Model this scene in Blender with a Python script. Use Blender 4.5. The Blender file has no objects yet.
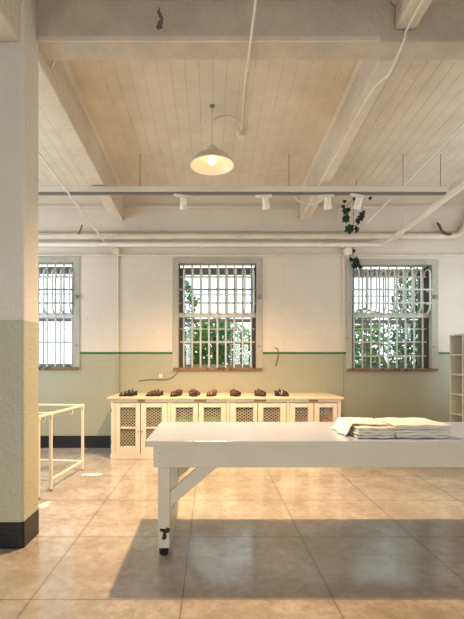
import bpy, bmesh, math, random
from mathutils import Vector, Matrix
random.seed(7)
PI = math.pi
scene = bpy.context.scene
COL = scene.collection
F, CX, CY, EYE = 424.0, 211.0, 361.0, 1.44
BACK = 7.04                                     # room-side face of the back wall

def P(px, py, Y):                               # a measured pixel and its distance -> a place in the room
    return Vector(((px-CX)/F*Y, Y, EYE+(CY-py)/F*Y))

def lin(h):
    h = h.lstrip('#')
    out = []
    for i in (0, 2, 4):
        c = int(h[i:i+2], 16)/255
        out.append(c/12.92 if c <= .04045 else ((c+.055)/1.055)**2.4)
    return (*out, 1)

# ------------------------------------------------------------------ materials
def mat_base(name):
    m = bpy.data.materials.new(name); m.use_nodes = True
    nt = m.node_tree; b = nt.nodes['Principled BSDF']
    return m, nt, b

def N(nt, t, **kw):
    n = nt.nodes.new(t)
    for k, v in kw.items(): setattr(n, k, v)
    return n

def math_node(nt, op, a, b=None, c=None, clamp=False):
    n = N(nt, 'ShaderNodeMath', operation=op); n.use_clamp = clamp
    for i, v in enumerate((a, b, c)):
        if v is None: continue
        if isinstance(v, (int, float)): n.inputs[i].default_value = v
        else: nt.links.new(v, n.inputs[i])
    return n.outputs[0]

def mixcol(nt, fac, a, b):
    n = N(nt, 'ShaderNodeMix', data_type='RGBA')
    for sock, v in ((n.inputs[0], fac), (n.inputs[6], a), (n.inputs[7], b)):
        if isinstance(v, (int, float, tuple)): sock.default_value = v
        else: nt.links.new(v, sock)
    return n.outputs[2]

def noise(nt, co, scale, detail=4, rough=.6):
    n = N(nt, 'ShaderNodeTexNoise'); n.inputs['Scale'].default_value = scale
    n.inputs['Detail'].default_value = detail; n.inputs['Roughness'].default_value = rough
    nt.links.new(co, n.inputs['Vector']); return n.outputs['Fac']

def ramp(nt, fac, lo, hi):
    n = N(nt, 'ShaderNodeMapRange'); n.clamp = True
    nt.links.new(fac, n.inputs[0]); n.inputs[1].default_value = lo; n.inputs[2].default_value = hi
    return n.outputs[0]

def bump(nt, b, h, strength, dist=.01):
    n = N(nt, 'ShaderNodeBump'); n.inputs['Strength'].default_value = strength
    n.inputs['Distance'].default_value = dist
    nt.links.new(h, n.inputs['Height']); nt.links.new(n.outputs[0], b.inputs['Normal'])

def paint(name, col, rough=.5, bscale=40, bstr=.25, var=.06, metal=0, chips=None, chip_amt=.7):
    m, nt, b = mat_base(name)
    co = N(nt, 'ShaderNodeTexCoord').outputs['Object']
    c = lin(col); d = tuple(x*(1-var*2.5) for x in c[:3]) + (1,)
    n1 = noise(nt, co, 2.7, 6, .65)
    out = mixcol(nt, ramp(nt, n1, .35, .7), c, d)
    if chips:
        n2 = noise(nt, co, 14, 5, .7)
        out = mixcol(nt, ramp(nt, n2, chip_amt, chip_amt+.03), out, lin(chips))
    nt.links.new(out, b.inputs['Base Color'])
    b.inputs['Roughness'].default_value = rough; b.inputs['Metallic'].default_value = metal
    if bstr: bump(nt, b, noise(nt, co, bscale, 3, .5), bstr, .012)
    return m

def banded(name, bands, rough, bscale, bstr, bricks=False, var=.05):
    """bands: [(z from which the colour holds, colour)], real paint changes at those heights"""
    m, nt, b = mat_base(name)
    co = N(nt, 'ShaderNodeTexCoord').outputs['Object']
    sep = N(nt, 'ShaderNodeSeparateXYZ'); nt.links.new(co, sep.inputs[0])
    wob = math_node(nt, 'MULTIPLY_ADD', noise(nt, co, 3), .012, -.006)
    z = math_node(nt, 'ADD', sep.outputs[2], wob)
    out = lin(bands[0][1])
    for zz, c in bands[1:]:
        out = mixcol(nt, math_node(nt, 'GREATER_THAN', z, zz), out, lin(c))
    n1 = ramp(nt, noise(nt, co, 1.6, 7, .65), .38, .75)
    out = mixcol(nt, math_node(nt, 'MULTIPLY', n1, var*2), out, lin('#8a7a60'))
    n2 = ramp(nt, noise(nt, co, 9, 8, .75), .66, .70)
    out = mixcol(nt, math_node(nt, 'MULTIPLY', n2, .35), out, lin('#7d7566'))
    nt.links.new(out, b.inputs['Base Color'])
    b.inputs['Roughness'].default_value = rough
    h = noise(nt, co, bscale, 4, .55)
    if bricks:
        mp = N(nt, 'ShaderNodeMapping'); mp.inputs['Rotation'].default_value = (PI/2, 0, 0)
        nt.links.new(co, mp.inputs[0])
        br = N(nt, 'ShaderNodeTexBrick'); nt.links.new(mp.outputs[0], br.inputs['Vector'])
        br.inputs['Scale'].default_value = 1; br.inputs['Brick Width'].default_value = 1.22
        br.inputs['Row Height'].default_value = .61; br.inputs['Mortar Size'].default_value = .006
        h = math_node(nt, 'MULTIPLY_ADD', br.outputs['Fac'], -.35, h)
        out = mixcol(nt, math_node(nt, 'MULTIPLY', br.outputs['Fac'], .06), out, lin('#7a705c')); nt.links.new(out, b.inputs['Base Color'])
    bump(nt, b, h, bstr, .016)
    return m

def floor_mat():
    m, nt, b = mat_base('scored_concrete')
    co = N(nt, 'ShaderNodeTexCoord').outputs['Object']
    sep = N(nt, 'ShaderNodeSeparateXYZ'); nt.links.new(co, sep.inputs[0])
    T = .914
    wob = math_node(nt, 'MULTIPLY_ADD', noise(nt, co, 4), .01, -.005)
    dx = math_node(nt, 'PINGPONG', math_node(nt, 'ADD', math_node(nt, 'ADD', sep.outputs[0], .174+T*20), wob), T/2)
    dy = math_node(nt, 'PINGPONG', math_node(nt, 'ADD', math_node(nt, 'ADD', sep.outputs[1], -2.56+T*20), wob), T/2)
    d = math_node(nt, 'MINIMUM', dx, dy)
    joint = math_node(nt, 'LESS_THAN', d, .0035)
    soft = math_node(nt, 'SUBTRACT', 1, ramp(nt, d, 0, .03))
    nf = ramp(nt, noise(nt, co, 16, 8, .8), .40, .66)
    # each slab a little different
    fl = N(nt, 'ShaderNodeVectorMath', operation='FLOOR')
    sc = N(nt, 'ShaderNodeVectorMath', operation='MULTIPLY_ADD')
    nt.links.new(co, sc.inputs[0]); sc.inputs[1].default_value = (1/T, 1/T, 0); sc.inputs[2].default_value = (.174/T+20, -2.56/T+20, 0)
    nt.links.new(sc.outputs[0], fl.inputs[0])
    wn = N(nt, 'ShaderNodeTexWhiteNoise'); nt.links.new(fl.outputs[0], wn.inputs[0])
    n1 = ramp(nt, noise(nt, co, 1.3, 8, .7), .38, .66)
    n2 = ramp(nt, noise(nt, co, 4, 9, .78), .46, .72)
    n3 = ramp(nt, noise(nt, co, 21, 4, .7), .68, .74)
    out = mixcol(nt, n1, lin('#cdc6bb'), lin('#a09484'))
    out = mixcol(nt, math_node(nt, 'MULTIPLY', n2, .8), out, lin('#8c8478'))
    out = mixcol(nt, math_node(nt, 'MULTIPLY', nf, .45), out, lin('#86796a'))
    out = mixcol(nt, math_node(nt, 'MULTIPLY', wn.outputs[0], .25), out, lin('#a39c94'))
    out = mixcol(nt, math_node(nt, 'MULTIPLY', n3, .4), out, lin('#5f5142'))
    out = mixcol(nt, math_node(nt, 'MULTIPLY', soft, .14), out, lin('#75644f'))
    out = mixcol(nt, math_node(nt, 'MULTIPLY', joint, .65), out, lin('#4f4336'))
    nt.links.new(out, b.inputs['Base Color'])
    r = math_node(nt, 'MULTIPLY_ADD', n2, .18, .13)
    nt.links.new(r, b.inputs['Roughness']); b.inputs['IOR'].default_value = 1.8
    h = math_node(nt, 'MULTIPLY_ADD', joint, -1.2, noise(nt, co, 30, 5, .6))
    bump(nt, b, h, .12, .004)
    return m

def emit(name, col, s):
    m, nt, b = mat_base(name)
    b.inputs['Emission Color'].default_value = col; b.inputs['Emission Strength'].default_value = s
    b.inputs['Base Color'].default_value = (.9, .85, .75, 1)
    return m

def glass_mat():
    m, nt, b = mat_base('window_glass')
    nt.nodes.remove(b)
    t = N(nt, 'ShaderNodeBsdfTransparent'); t.inputs[0].default_value = (.93, .97, .97, 1)
    g = N(nt, 'ShaderNodeBsdfGlossy'); g.inputs['Roughness'].default_value = .05
    mx = N(nt, 'ShaderNodeMixShader'); mx.inputs[0].default_value = .06
    nt.links.new(t.outputs[0], mx.inputs[1]); nt.links.new(g.outputs[0], mx.inputs[2])
    nt.links.new(mx.outputs[0], nt.nodes['Material Output'].inputs[0])
    return m

def leaf_mat(name, a, b2):
    m, nt, b = mat_base(name)
    oi = N(nt, 'ShaderNodeNewGeometry')
    c = mixcol(nt, oi.outputs['Random Per Island'], lin(a), lin(b2))
    nt.links.new(c, b.inputs['Base Color']); b.inputs['Roughness'].default_value = .45
    tr = N(nt, 'ShaderNodeBsdfTranslucent'); nt.links.new(c, tr.inputs[0])
    mx = N(nt, 'ShaderNodeMixShader'); mx.inputs[0].default_value = .45
    nt.links.new(b.outputs[0], mx.inputs[1]); nt.links.new(tr.outputs[0], mx.inputs[2])
    nt.links.new(mx.outputs[0], nt.nodes['Material Output'].inputs[0])
    return m

M = dict(
    wall=banded('painted_brick', [(0, '#a8a58b'), (1.553, '#1f6b2c'), (1.590, '#dbd0be')], .42, 22, .35, True),
    wall_plain=banded('painted_plaster', [(0, '#a8a58b'), (1.57, '#dbd0be')], .5, 20, .3),
    column=banded('painted_column', [(0, '#bdbca2'), (1.755, '#e4ded0')], .25, 30, .55),
    beam=paint('beam_paint', '#e6dac6', .22, 22, 1.0, .06, chips='#94826a', chip_amt=.68),
    girder=paint('girder_paint', '#d0c4b0', .3, 24, 1.0, .1, chips='#6b6454', chip_amt=.69),
    ceiling=paint('ceiling_paint', '#e2d6c0', .22, 9, .5, .06, chips='#7d6c50', chip_amt=.68),
    floor=floor_mat(),
    black=paint('black_trim_paint', '#111112', .4, 30, .3),
    frame=paint('window_casing_paint', '#b8b4a3', .5, 30, .4, .1, chips='#7d6f5a', chip_amt=.64),
    sill=paint('chipped_sill', '#8f6c46', .6, 40, .5, .15, chips='#3a2b1e', chip_amt=.56),
    bar=paint('bar_paint', '#d9dad2', .4, 60, .3, .08, chips='#7a6a58', chip_amt=.72),
    sash=paint('sash_paint', '#8f8b80', .5, 40, .3, .1, chips='#5d4b3a', chip_amt=.62),
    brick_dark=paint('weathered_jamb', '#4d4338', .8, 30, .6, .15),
    glass=glass_mat(),
    cab=paint('cabinet_cream_paint', '#e9dec8', .42, 50, .15, .04, chips='#b79a6c', chip_amt=.74),
    cabtop=paint('cabinet_top_paint', '#e6d6b8', .42, 50, .15, .05, chips='#b58e56', chip_amt=.62),
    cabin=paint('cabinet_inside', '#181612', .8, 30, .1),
    mesh=paint('galvanised_mesh', '#cfc8b0', .5, 30, 0, .05),
    plate=paint('bare_wood_catch', '#b58d55', .55, 30, .2, .12),
    table=paint('table_paint', '#ded6c2', .38, 40, .15, .03, chips='#a9a590', chip_amt=.77),
    tabletop=paint('tabletop_sheen_paint', '#b4c0d8', .2, 30, .1, .03, chips='#b9b6ac', chip_amt=.74),  # white top tinted blue: window reflection put into the colour
    bare=paint('bare_dark_wood', '#2e2118', .7, 30, .3, .1),
    rubber=paint('black_rubber', '#161616', .5, 30, .1),
    linen=paint('white_cotton', '#f1ede4', .85, 90, .35, .02),
    linen2=paint('cream_cotton', '#ece3d2', .85, 90, .35, .02),
    pipe=paint('pipe_cream_paint', '#e0d6c0', .36, 30, .3, .08, chips='#9a6a42', chip_amt=.72),
    pipew=paint('pipe_white_paint', '#ece6d6', .34, 30, .2, .04),
    steel=paint('steel_rod', '#8d8878', .45, 30, .1, .1, metal=.5),
    track=paint('track_paint', '#e6e0cf', .4, 30, .08, .03),
    trackin=paint('track_channel', '#8f8c8c', .35, 30, 0, .03, metal=.6),
    spot=paint('spot_paint', '#efe8d6', .4, 30, .05, .02),
    shade_out=paint('shade_enamel', '#d8ccb4', .35, 30, .05, .03),
    shade_in=paint('shade_inside_enamel', '#f6ead2', .3, 30, 0, .02),
    bulb=emit('bulb_glow', (1, .72, .40, 1), 9),
    lens=emit('spot_lens_glow', (1, .82, .55, 1), 3),
    bedpipe=paint('cot_pipe_paint', '#ece2cb', .38, 40, .15, .03, chips='#a98457', chip_amt=.78),
    rust=paint('rusty_brown', '#7c5433', .7, 30, .3, .15),
    shelf=paint('bookcase_paint', '#ded9c4', .45, 40, .12, .04),
    sole=paint('dark_sole', '#241a17', .6, 40, .1, .05),
    insole=paint('tan_insole', '#5e4636', .6, 40, .1, .05),
    strap_brown=paint('brown_leather', '#4a3328', .5, 60, .2, .1),
    strap_mauve=paint('mauve_leather', '#6b5049', .5, 60, .2, .1),
    strap_dark=paint('charcoal_leather', '#26252c', .45, 60, .2, .1),
    strap_pale=paint('pale_strap', '#9a8b7f', .5, 60, .2, .05),
    metal=paint('buckle_steel', '#c8c4ba', .3, 30, 0, .02, metal=1),
    green=paint('green_fabric', '#2fc23c', .7, 60, .2, .06),
    red=paint('red_fabric', '#c8242c', .7, 60, .2, .06),
    wire=paint('grey_wire', '#6b6558', .5, 30, 0, .05),
    floor_white=paint('scrap_patch_white', '#f2f1ec', .8, 40, .2, .02),
    ivy=leaf_mat('ivy_leaf', '#12261a', '#2c4a2a'),
    leaf=leaf_mat('shrub_leaf', '#46742f', '#9cc468'),
    leafd=leaf_mat('shrub_leaf_dark', '#284a2a', '#5f8a4c'),
    bark=paint('bark', '#4a3a2b', .8, 40, .4, .15),
    earth=paint('bare_ground', '#8c8672', .9, 10, .3, .1),
)

# ------------------------------------------------------------------ mesh builder
ROOT = {}
class MB:
    def __init__(s): s.v = []; s.f = []; s.m = []
    def add(s, vs, fs, mi=0):
        o = len(s.v); s.v += [Vector(v) for v in vs]
        s.f += [tuple(i+o for i in f) for f in fs]; s.m += [mi]*len(fs); return s
    def box(s, x0, x1, y0, y1, z0, z1, mi=0):
        vs = [(x, y, z) for z in (z0, z1) for y in (y0, y1) for x in (x0, x1)]
        return s.add(vs, [(0,2,3,1), (4,5,7,6), (0,1,5,4), (2,6,7,3), (0,4,6,2), (1,3,7,5)], mi)
    def bar(s, a, b, w, d, up=(0,0,1), mi=0):     # rectangular bar from a to b
        a = Vector(a); b = Vector(b); t = (b-a).normalized()
        u = Vector(up); side = t.cross(u).normalized(); n = side.cross(t).normalized()
        vs = []
        for p in (a, b):
            for i, j in ((-1,-1), (1,-1), (1,1), (-1,1)): vs.append(p + side*(i*w/2) + n*(j*d/2))
        return s.add(vs, [(3,2,1,0), (4,5,6,7), (0,1,5,4), (1,2,6,5), (2,3,7,6), (3,0,4,7)], mi)
    def tube(s, pts, r, n=10, cap=True, mi=0, closed=False):
        pts = [Vector(p) for p in pts]; rings = []
        prev = None; L = len(pts)
        for i, p in enumerate(pts):
            if closed: t = (pts[(i+1) % L]-pts[i-1]).normalized()
            elif i == 0: t = (pts[1]-p).normalized()
            elif i == L-1: t = (p-pts[i-1]).normalized()
            else: t = ((pts[i+1]-p).normalized()+(p-pts[i-1]).normalized()).normalized()
            if prev is None:
                a = Vector((0,0,1)) if abs(t.z) < .9 else Vector((1,0,0))
                u = t.cross(a).normalized()
            else:
                u = (prev - t*prev.dot(t)).normalized()
            prev = u; w = t.cross(u)
            rr = r[i] if isinstance(r, (list, tuple)) else r
            rings.append([p + (u*math.cos(2*PI*k/n) + w*math.sin(2*PI*k/n))*rr for k in range(n)])
        vs = [v for q in rings for v in q]; fs = []
        for i in range(L if closed else L-1):
            j = (i+1) % L
            for k in range(n):
                fs.append((i*n+k, i*n+(k+1) % n, j*n+(k+1) % n, j*n+k))
        if cap and not closed:
            fs.append(tuple(range(n-1, -1, -1))); fs.append(tuple((L-1)*n+k for k in range(n)))
        return s.add(vs, fs, mi)
    def lathe(s, prof, c=(0,0,0), n=32, mi=0, axis=None):
        vs = []
        for r, z in prof:
            for k in range(n): vs.append(Vector((r*math.cos(2*PI*k/n), r*math.sin(2*PI*k/n), z)))
        fs = []
        for i in range(len(prof)-1):
            for k in range(n): fs.append((i*n+k, i*n+(k+1) % n, (i+1)*n+(k+1) % n, (i+1)*n+k))
        if prof[0][0] > 1e-6: fs.append(tuple(range(n-1, -1, -1)))
        if prof[-1][0] > 1e-6: fs.append(tuple((len(prof)-1)*n+k for k in range(n)))
        R = Vector((0,0,1)).rotation_difference(Vector(axis)).to_matrix() if axis else Matrix.Identity(3)
        return s.add([R @ v + Vector(c) for v in vs], fs, mi)
    def prism(s, poly, d, fn, mi=0):               # poly: 2D outline, d: (near, far), fn(u,v,w)->point
        n = len(poly)
        vs = [fn(u, v, d[0]) for u, v in poly] + [fn(u, v, d[1]) for u, v in poly]
        fs = [tuple(range(n-1, -1, -1)), tuple(range(n, 2*n))]
        fs += [(k, (k+1) % n, n+(k+1) % n, n+k) for k in range(n)]
        return s.add(vs, fs, mi)
    def build(s, name, mats, parent=None, bevel=0, smooth=False, label=None, origin=None, subdiv=0, solid=0):
        if not isinstance(mats, (list, tuple)): mats = [mats]
        off = Vector((0,0,0))
        if parent is not None: off = ROOT[parent.name]
        elif origin is not None: off = Vector(origin)
        else:
            xs = [v.x for v in s.v]; ys = [v.y for v in s.v]; zs = [v.z for v in s.v]
            off = Vector(((min(xs)+max(xs))/2, (min(ys)+max(ys))/2, min(zs)))
        me = bpy.data.meshes.new(name)
        me.from_pydata([v-off for v in s.v], [], s.f); me.validate()
        for m in mats: me.materials.append(m)
        if len(me.polygons) == len(s.m): me.polygons.foreach_set('material_index', s.m)
        bm = bmesh.new(); bm.from_mesh(me)
        bmesh.ops.remove_doubles(bm, verts=bm.verts, dist=1e-6)
        bmesh.ops.recalc_face_normals(bm, faces=bm.faces)
        bm.to_mesh(me); bm.free()
        if smooth: me.polygons.foreach_set('use_smooth', [True]*len(me.polygons))
        o = bpy.data.objects.new(name, me); COL.objects.link(o)
        if parent is not None: o.parent = parent
        else: o.location = off
        ROOT[o.name] = off
        if solid:
            md = o.modifiers.new('s', 'SOLIDIFY'); md.thickness = solid; md.offset = 0
        if bevel:
            md = o.modifiers.new('b', 'BEVEL'); md.width = bevel; md.segments = 2; md.limit_method = 'ANGLE'
            md.angle_limit = .6
        if subdiv:
            md = o.modifiers.new('ss', 'SUBSURF'); md.levels = subdiv; md.render_levels = subdiv
        if smooth and not subdiv:
            try:
                me.set_sharp_from_angle(angle=.7)
            except Exception: pass
        if label: o['label'] = label
        return o

def tag(o, label, cat, group=None, kind=None):
    o['label'] = label; o['category'] = cat
    if group: o['group'] = group
    if kind: o['kind'] = kind
    return o
def empty(name, loc, label, cat, group=None, kind=None, rz=0):
    o = bpy.data.objects.new(name, None); COL.objects.link(o); o.location = loc
    o.rotation_euler.z = rz; o.empty_display_size = .1
    ROOT[o.name] = Vector(loc)
    return tag(o, label, cat, group, kind)
def struct(mb, name, mats, label, cat, bevel=0, smooth=False):
    o = mb.build(name, mats, None, bevel, smooth, origin=(0,0,0))
    return tag(o, label, cat, None, 'structure')
def copy_tree(o, parent=None):
    c = o.copy(); COL.objects.link(c)
    ROOT[c.name] = ROOT[o.name]
    if parent: c.parent = parent
    for ch in [x for x in COL.objects if x.parent == o]: copy_tree(ch, c)
    return c
def arc(c, r, a0, a1, n, u, v):
    c, u, v = Vector(c), Vector(u), Vector(v)
    return [c + u*(r*math.cos(a0+(a1-a0)*i/n)) + v*(r*math.sin(a0+(a1-a0)*i/n)) for i in range(n+1)]
def smooth_path(pts, n=6):                        # Catmull-Rom
    pts = [Vector(p) for p in pts]; q = [pts[0]*2-pts[1]] + pts + [pts[-1]*2-pts[-2]]
    out = []
    for i in range(1, len(q)-2):
        p0, p1, p2, p3 = q[i-1], q[i], q[i+1], q[i+2]
        for k in range(n):
            t = k/n
            out.append(.5*((2*p1)+(p2-p0)*t+(2*p0-5*p1+4*p2-p3)*t*t+(3*p1-p0-3*p2+p3)*t**3))
    out.append(pts[-1]); return out

# ------------------------------------------------------------------ room shell
XL, XR, YB = -4.6, 4.75, -4.5
def ceil_z(Y): return EYE + 2.97 - .06*(Y-3.5)
def beam_z(Y): return EYE + 2.54 - .062*(Y-3.5)

struct(MB().box(XL-.2, XR+.2, YB-.2, BACK+.45, -.2, 0), 'floor', M['floor'], 'scored concrete floor of large worn slabs', 'floor')

mb = MB()                                         # plank ceiling, V grooves between the boards
prof = []
x = XL
while x < XR:
    x1 = min(x+.14, XR)
    prof += [(x, .004), (x+.003, 0), (x1-.003, 0)]
    x = x1
prof.append((XR, .004))
ya, yb = YB, BACK+.3
vs = []
for X, h in prof: vs += [(X, ya, ceil_z(ya)+h), (X, yb, ceil_z(yb)+h)]
fs = [(2*i, 2*i+1, 2*i+3, 2*i+2) for i in range(len(prof)-1)]
mb.add(vs, fs)
mb.add([(XL, ya, ceil_z(ya)+.15), (XL, yb, ceil_z(yb)+.15), (XR, ya, ceil_z(ya)+.15), (XR, yb, ceil_z(yb)+.15)], [(0,1,3,2)])
struct(mb, 'ceiling', M['ceiling'], 'cream painted plank ceiling', 'ceiling')

WIN = [(-10, 80, 257, 369), (172.4, 262.7, 258, 369.8), (346, 438, 259.5, 370.5)]
wins = []
for l, r, t, b in WIN:
    a = P(l, t, BACK); c = P(r, b, BACK); wins.append((a.x, c.x, c.z, a.z))
WT = .45
CW = .105                                          # casing width
mb = MB()
x = XL
for (a, c, z0, z1) in wins:
    a2, c2, z02, z12 = a+.03, c-.03, z0+.03, z1-.03
    mb.box(x, a2, BACK, BACK+WT, 0, 4.9); mb.box(a2, c2, BACK, BACK+WT, 0, z02); mb.box(a2, c2, BACK, BACK+WT, z12, 4.9)
    x = c2
mb.box(x, XR+.2, BACK, BACK+WT, 0, 4.9)
struct(mb, 'wall_back', M['wall'], 'painted wall, cream over sage with green stripe', 'wall')
for X0, X1, nm in ((XL-.2, XL, 'left'), (XR, XR+.2, 'right')):
    mb = MB().box(X0, X1, YB, 3.85, 0, 5.2).box(X0, X1, 6.45, BACK+WT, 0, 5.2).box(X0, X1, 3.85, 6.45, 0, .9).box(X0, X1, 3.85, 6.45, 3.3, 5.2)  # unseen side walls; the wide openings are added to bring in fill
    struct(mb, 'wall_'+nm, M['wall_plain'], '%s wall of the room with a wide opening added for light' % nm, 'wall')
mb = MB()                                          # unseen wall behind the camera, two tall openings added for light
mb.box(XL, -3.6, YB-.3, YB, 0, 5.2); mb.box(-.9, .9, YB-.3, YB, 0, 5.2); mb.box(3.6, XR, YB-.3, YB, 0, 5.2)
for a, c in ((-3.6, -.9), (.9, 3.6)):
    mb.box(a, c, YB-.3, YB, 0, .9); mb.box(a, c, YB-.3, YB, 3.9, 5.2)
struct(mb, 'wall_front', M['wall_plain'], 'wall behind the viewer with two tall openings added for light', 'wall')

struct(MB().box(XL, -1.47, BACK-.02, BACK, 0, .2).box(1.92, XR, BACK-.02, BACK, 0, .2), 'baseboard_back', M['black'], 'black painted baseboard along the back wall', 'baseboard', .003)
# ledge where the upper wall steps back
zl = P(0, 207, BACK).z
struct(MB().box(XL, XR, BACK-.03, BACK, zl-.02, zl+.02), 'trim_1', M['wall_plain'], 'narrow ledge along the wall under the ceiling', 'trim', .004)

# column with black base
cx0, cx1, cy0, cy1 = -1.80, -1.440, 3.25, 3.56
col = mb = MB()
def chamfer(x0, x1, y0, y1, c): return [(x0+c, y0), (x1-c, y0), (x1, y0+c), (x1, y1-c), (x1-c, y1), (x0+c, y1), (x0, y1-c), (x0, y0+c)]
mb.prism(chamfer(cx0, cx1, cy0, cy1, .018), (.2, 4.5), lambda u, v, w: (u, v, w))
o = struct(mb, 'column', M['column'], 'square painted column, off-white above sage, black at the base', 'column', .006)
MB().prism(chamfer(cx0-.002, cx1+.002, cy0-.002, cy1+.002, .018), (0, .206), lambda u, v, w: (u, v, w)).build('column_base', M['black'], o, .004)

# beams along the room, girder across
def slope_beam(x0, x1, ya, yb, za, zb, name, label):
    vs = []
    for Y, z in ((ya, za), (yb, zb)):
        top = ceil_z(Y)+.02
        vs += [(x0, Y, z), (x1, Y, z), (x1, Y, top), (x0, Y, top)]
    mb = MB().add(vs, [(0,1,2,3), (7,6,5,4), (0,4,5,1), (1,5,6,2), (2,6,7,3), (3,7,4,0)])
    for s, xx in ((-1, x0), (1, x1)):              # cove strips where beam meets planks
        q = []
        for Y in (ya, yb):
            c = ceil_z(Y)
            q += [(xx, Y, c-.045), (xx+s*.045, Y, c+.01), (xx, Y, c+.01)]
        mb.add(q, [(0,1,2), (5,4,3), (0,3,4,1), (1,4,5,2), (2,5,3,0)])
    return struct(mb, name, M['beam'], label, 'beam', .012)
slope_beam(-1.625, -1.455, 3.45, BACK, beam_z(3.45), beam_z(BACK), 'ceiling_beam', 'cream ceiling beam running from the column to the back wall')
slope_beam(1.475, 1.635, 3.725, BACK, EYE+2.645, beam_z(BACK), 'ceiling_beam', 'cream ceiling beam above the track between middle and right windows')
slope_beam(-1.70, -1.468, YB, 3.252, EYE+2.46, EYE+2.44, 'ceiling_beam', 'ceiling beam from the column towards the viewer, top left corner')
slope_beam(1.52, 1.69, YB, 3.508, EYE+2.74, EYE+2.74, 'ceiling_beam', 'ceiling beam end in front of the girder, top right corner')
mb = MB()
gz = EYE+2.64
mb.box(XL, XR, 3.51, 3.725, gz, EYE+3.4)
o = struct(mb, 'ceiling_girder', M['girder'], 'broad painted girder crossing the room overhead', 'girder', .015)
MB().box(-1.44, 1.4, 3.498, 3.512, gz+.0, gz+.045).build('ledger_strip', M['beam'], o, .004)
rf = random.Random(5); fl = MB()
for k in range(16):                                # flaked paint on the girder face
    px, py = 160+rf.gauss(0, 1.6), rf.uniform(4, 33); c = P(px, py, 3.509); rr = rf.uniform(.006, .022)
    pts = [(c.x+rr*math.cos(2*PI*q/9)*rf.uniform(.5, 1.1), c.z+rr*math.sin(2*PI*q/9)*rf.uniform(.6, 1.5)) for q in range(9)]
    fl.prism(pts, (3.5075-.0001*k, 3.5105), lambda u, v, w: (u, w, v))
fl.build('paint_flakes', M['wire'], o, label='dark patch of flaked paint')
# little corner brace between girder and left beam
MB().bar((-1.455, 3.86, gz+.02), (-1.33, 3.70, gz+.06), .02, .02).build('corner_brace', M['pipe'], o)

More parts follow.
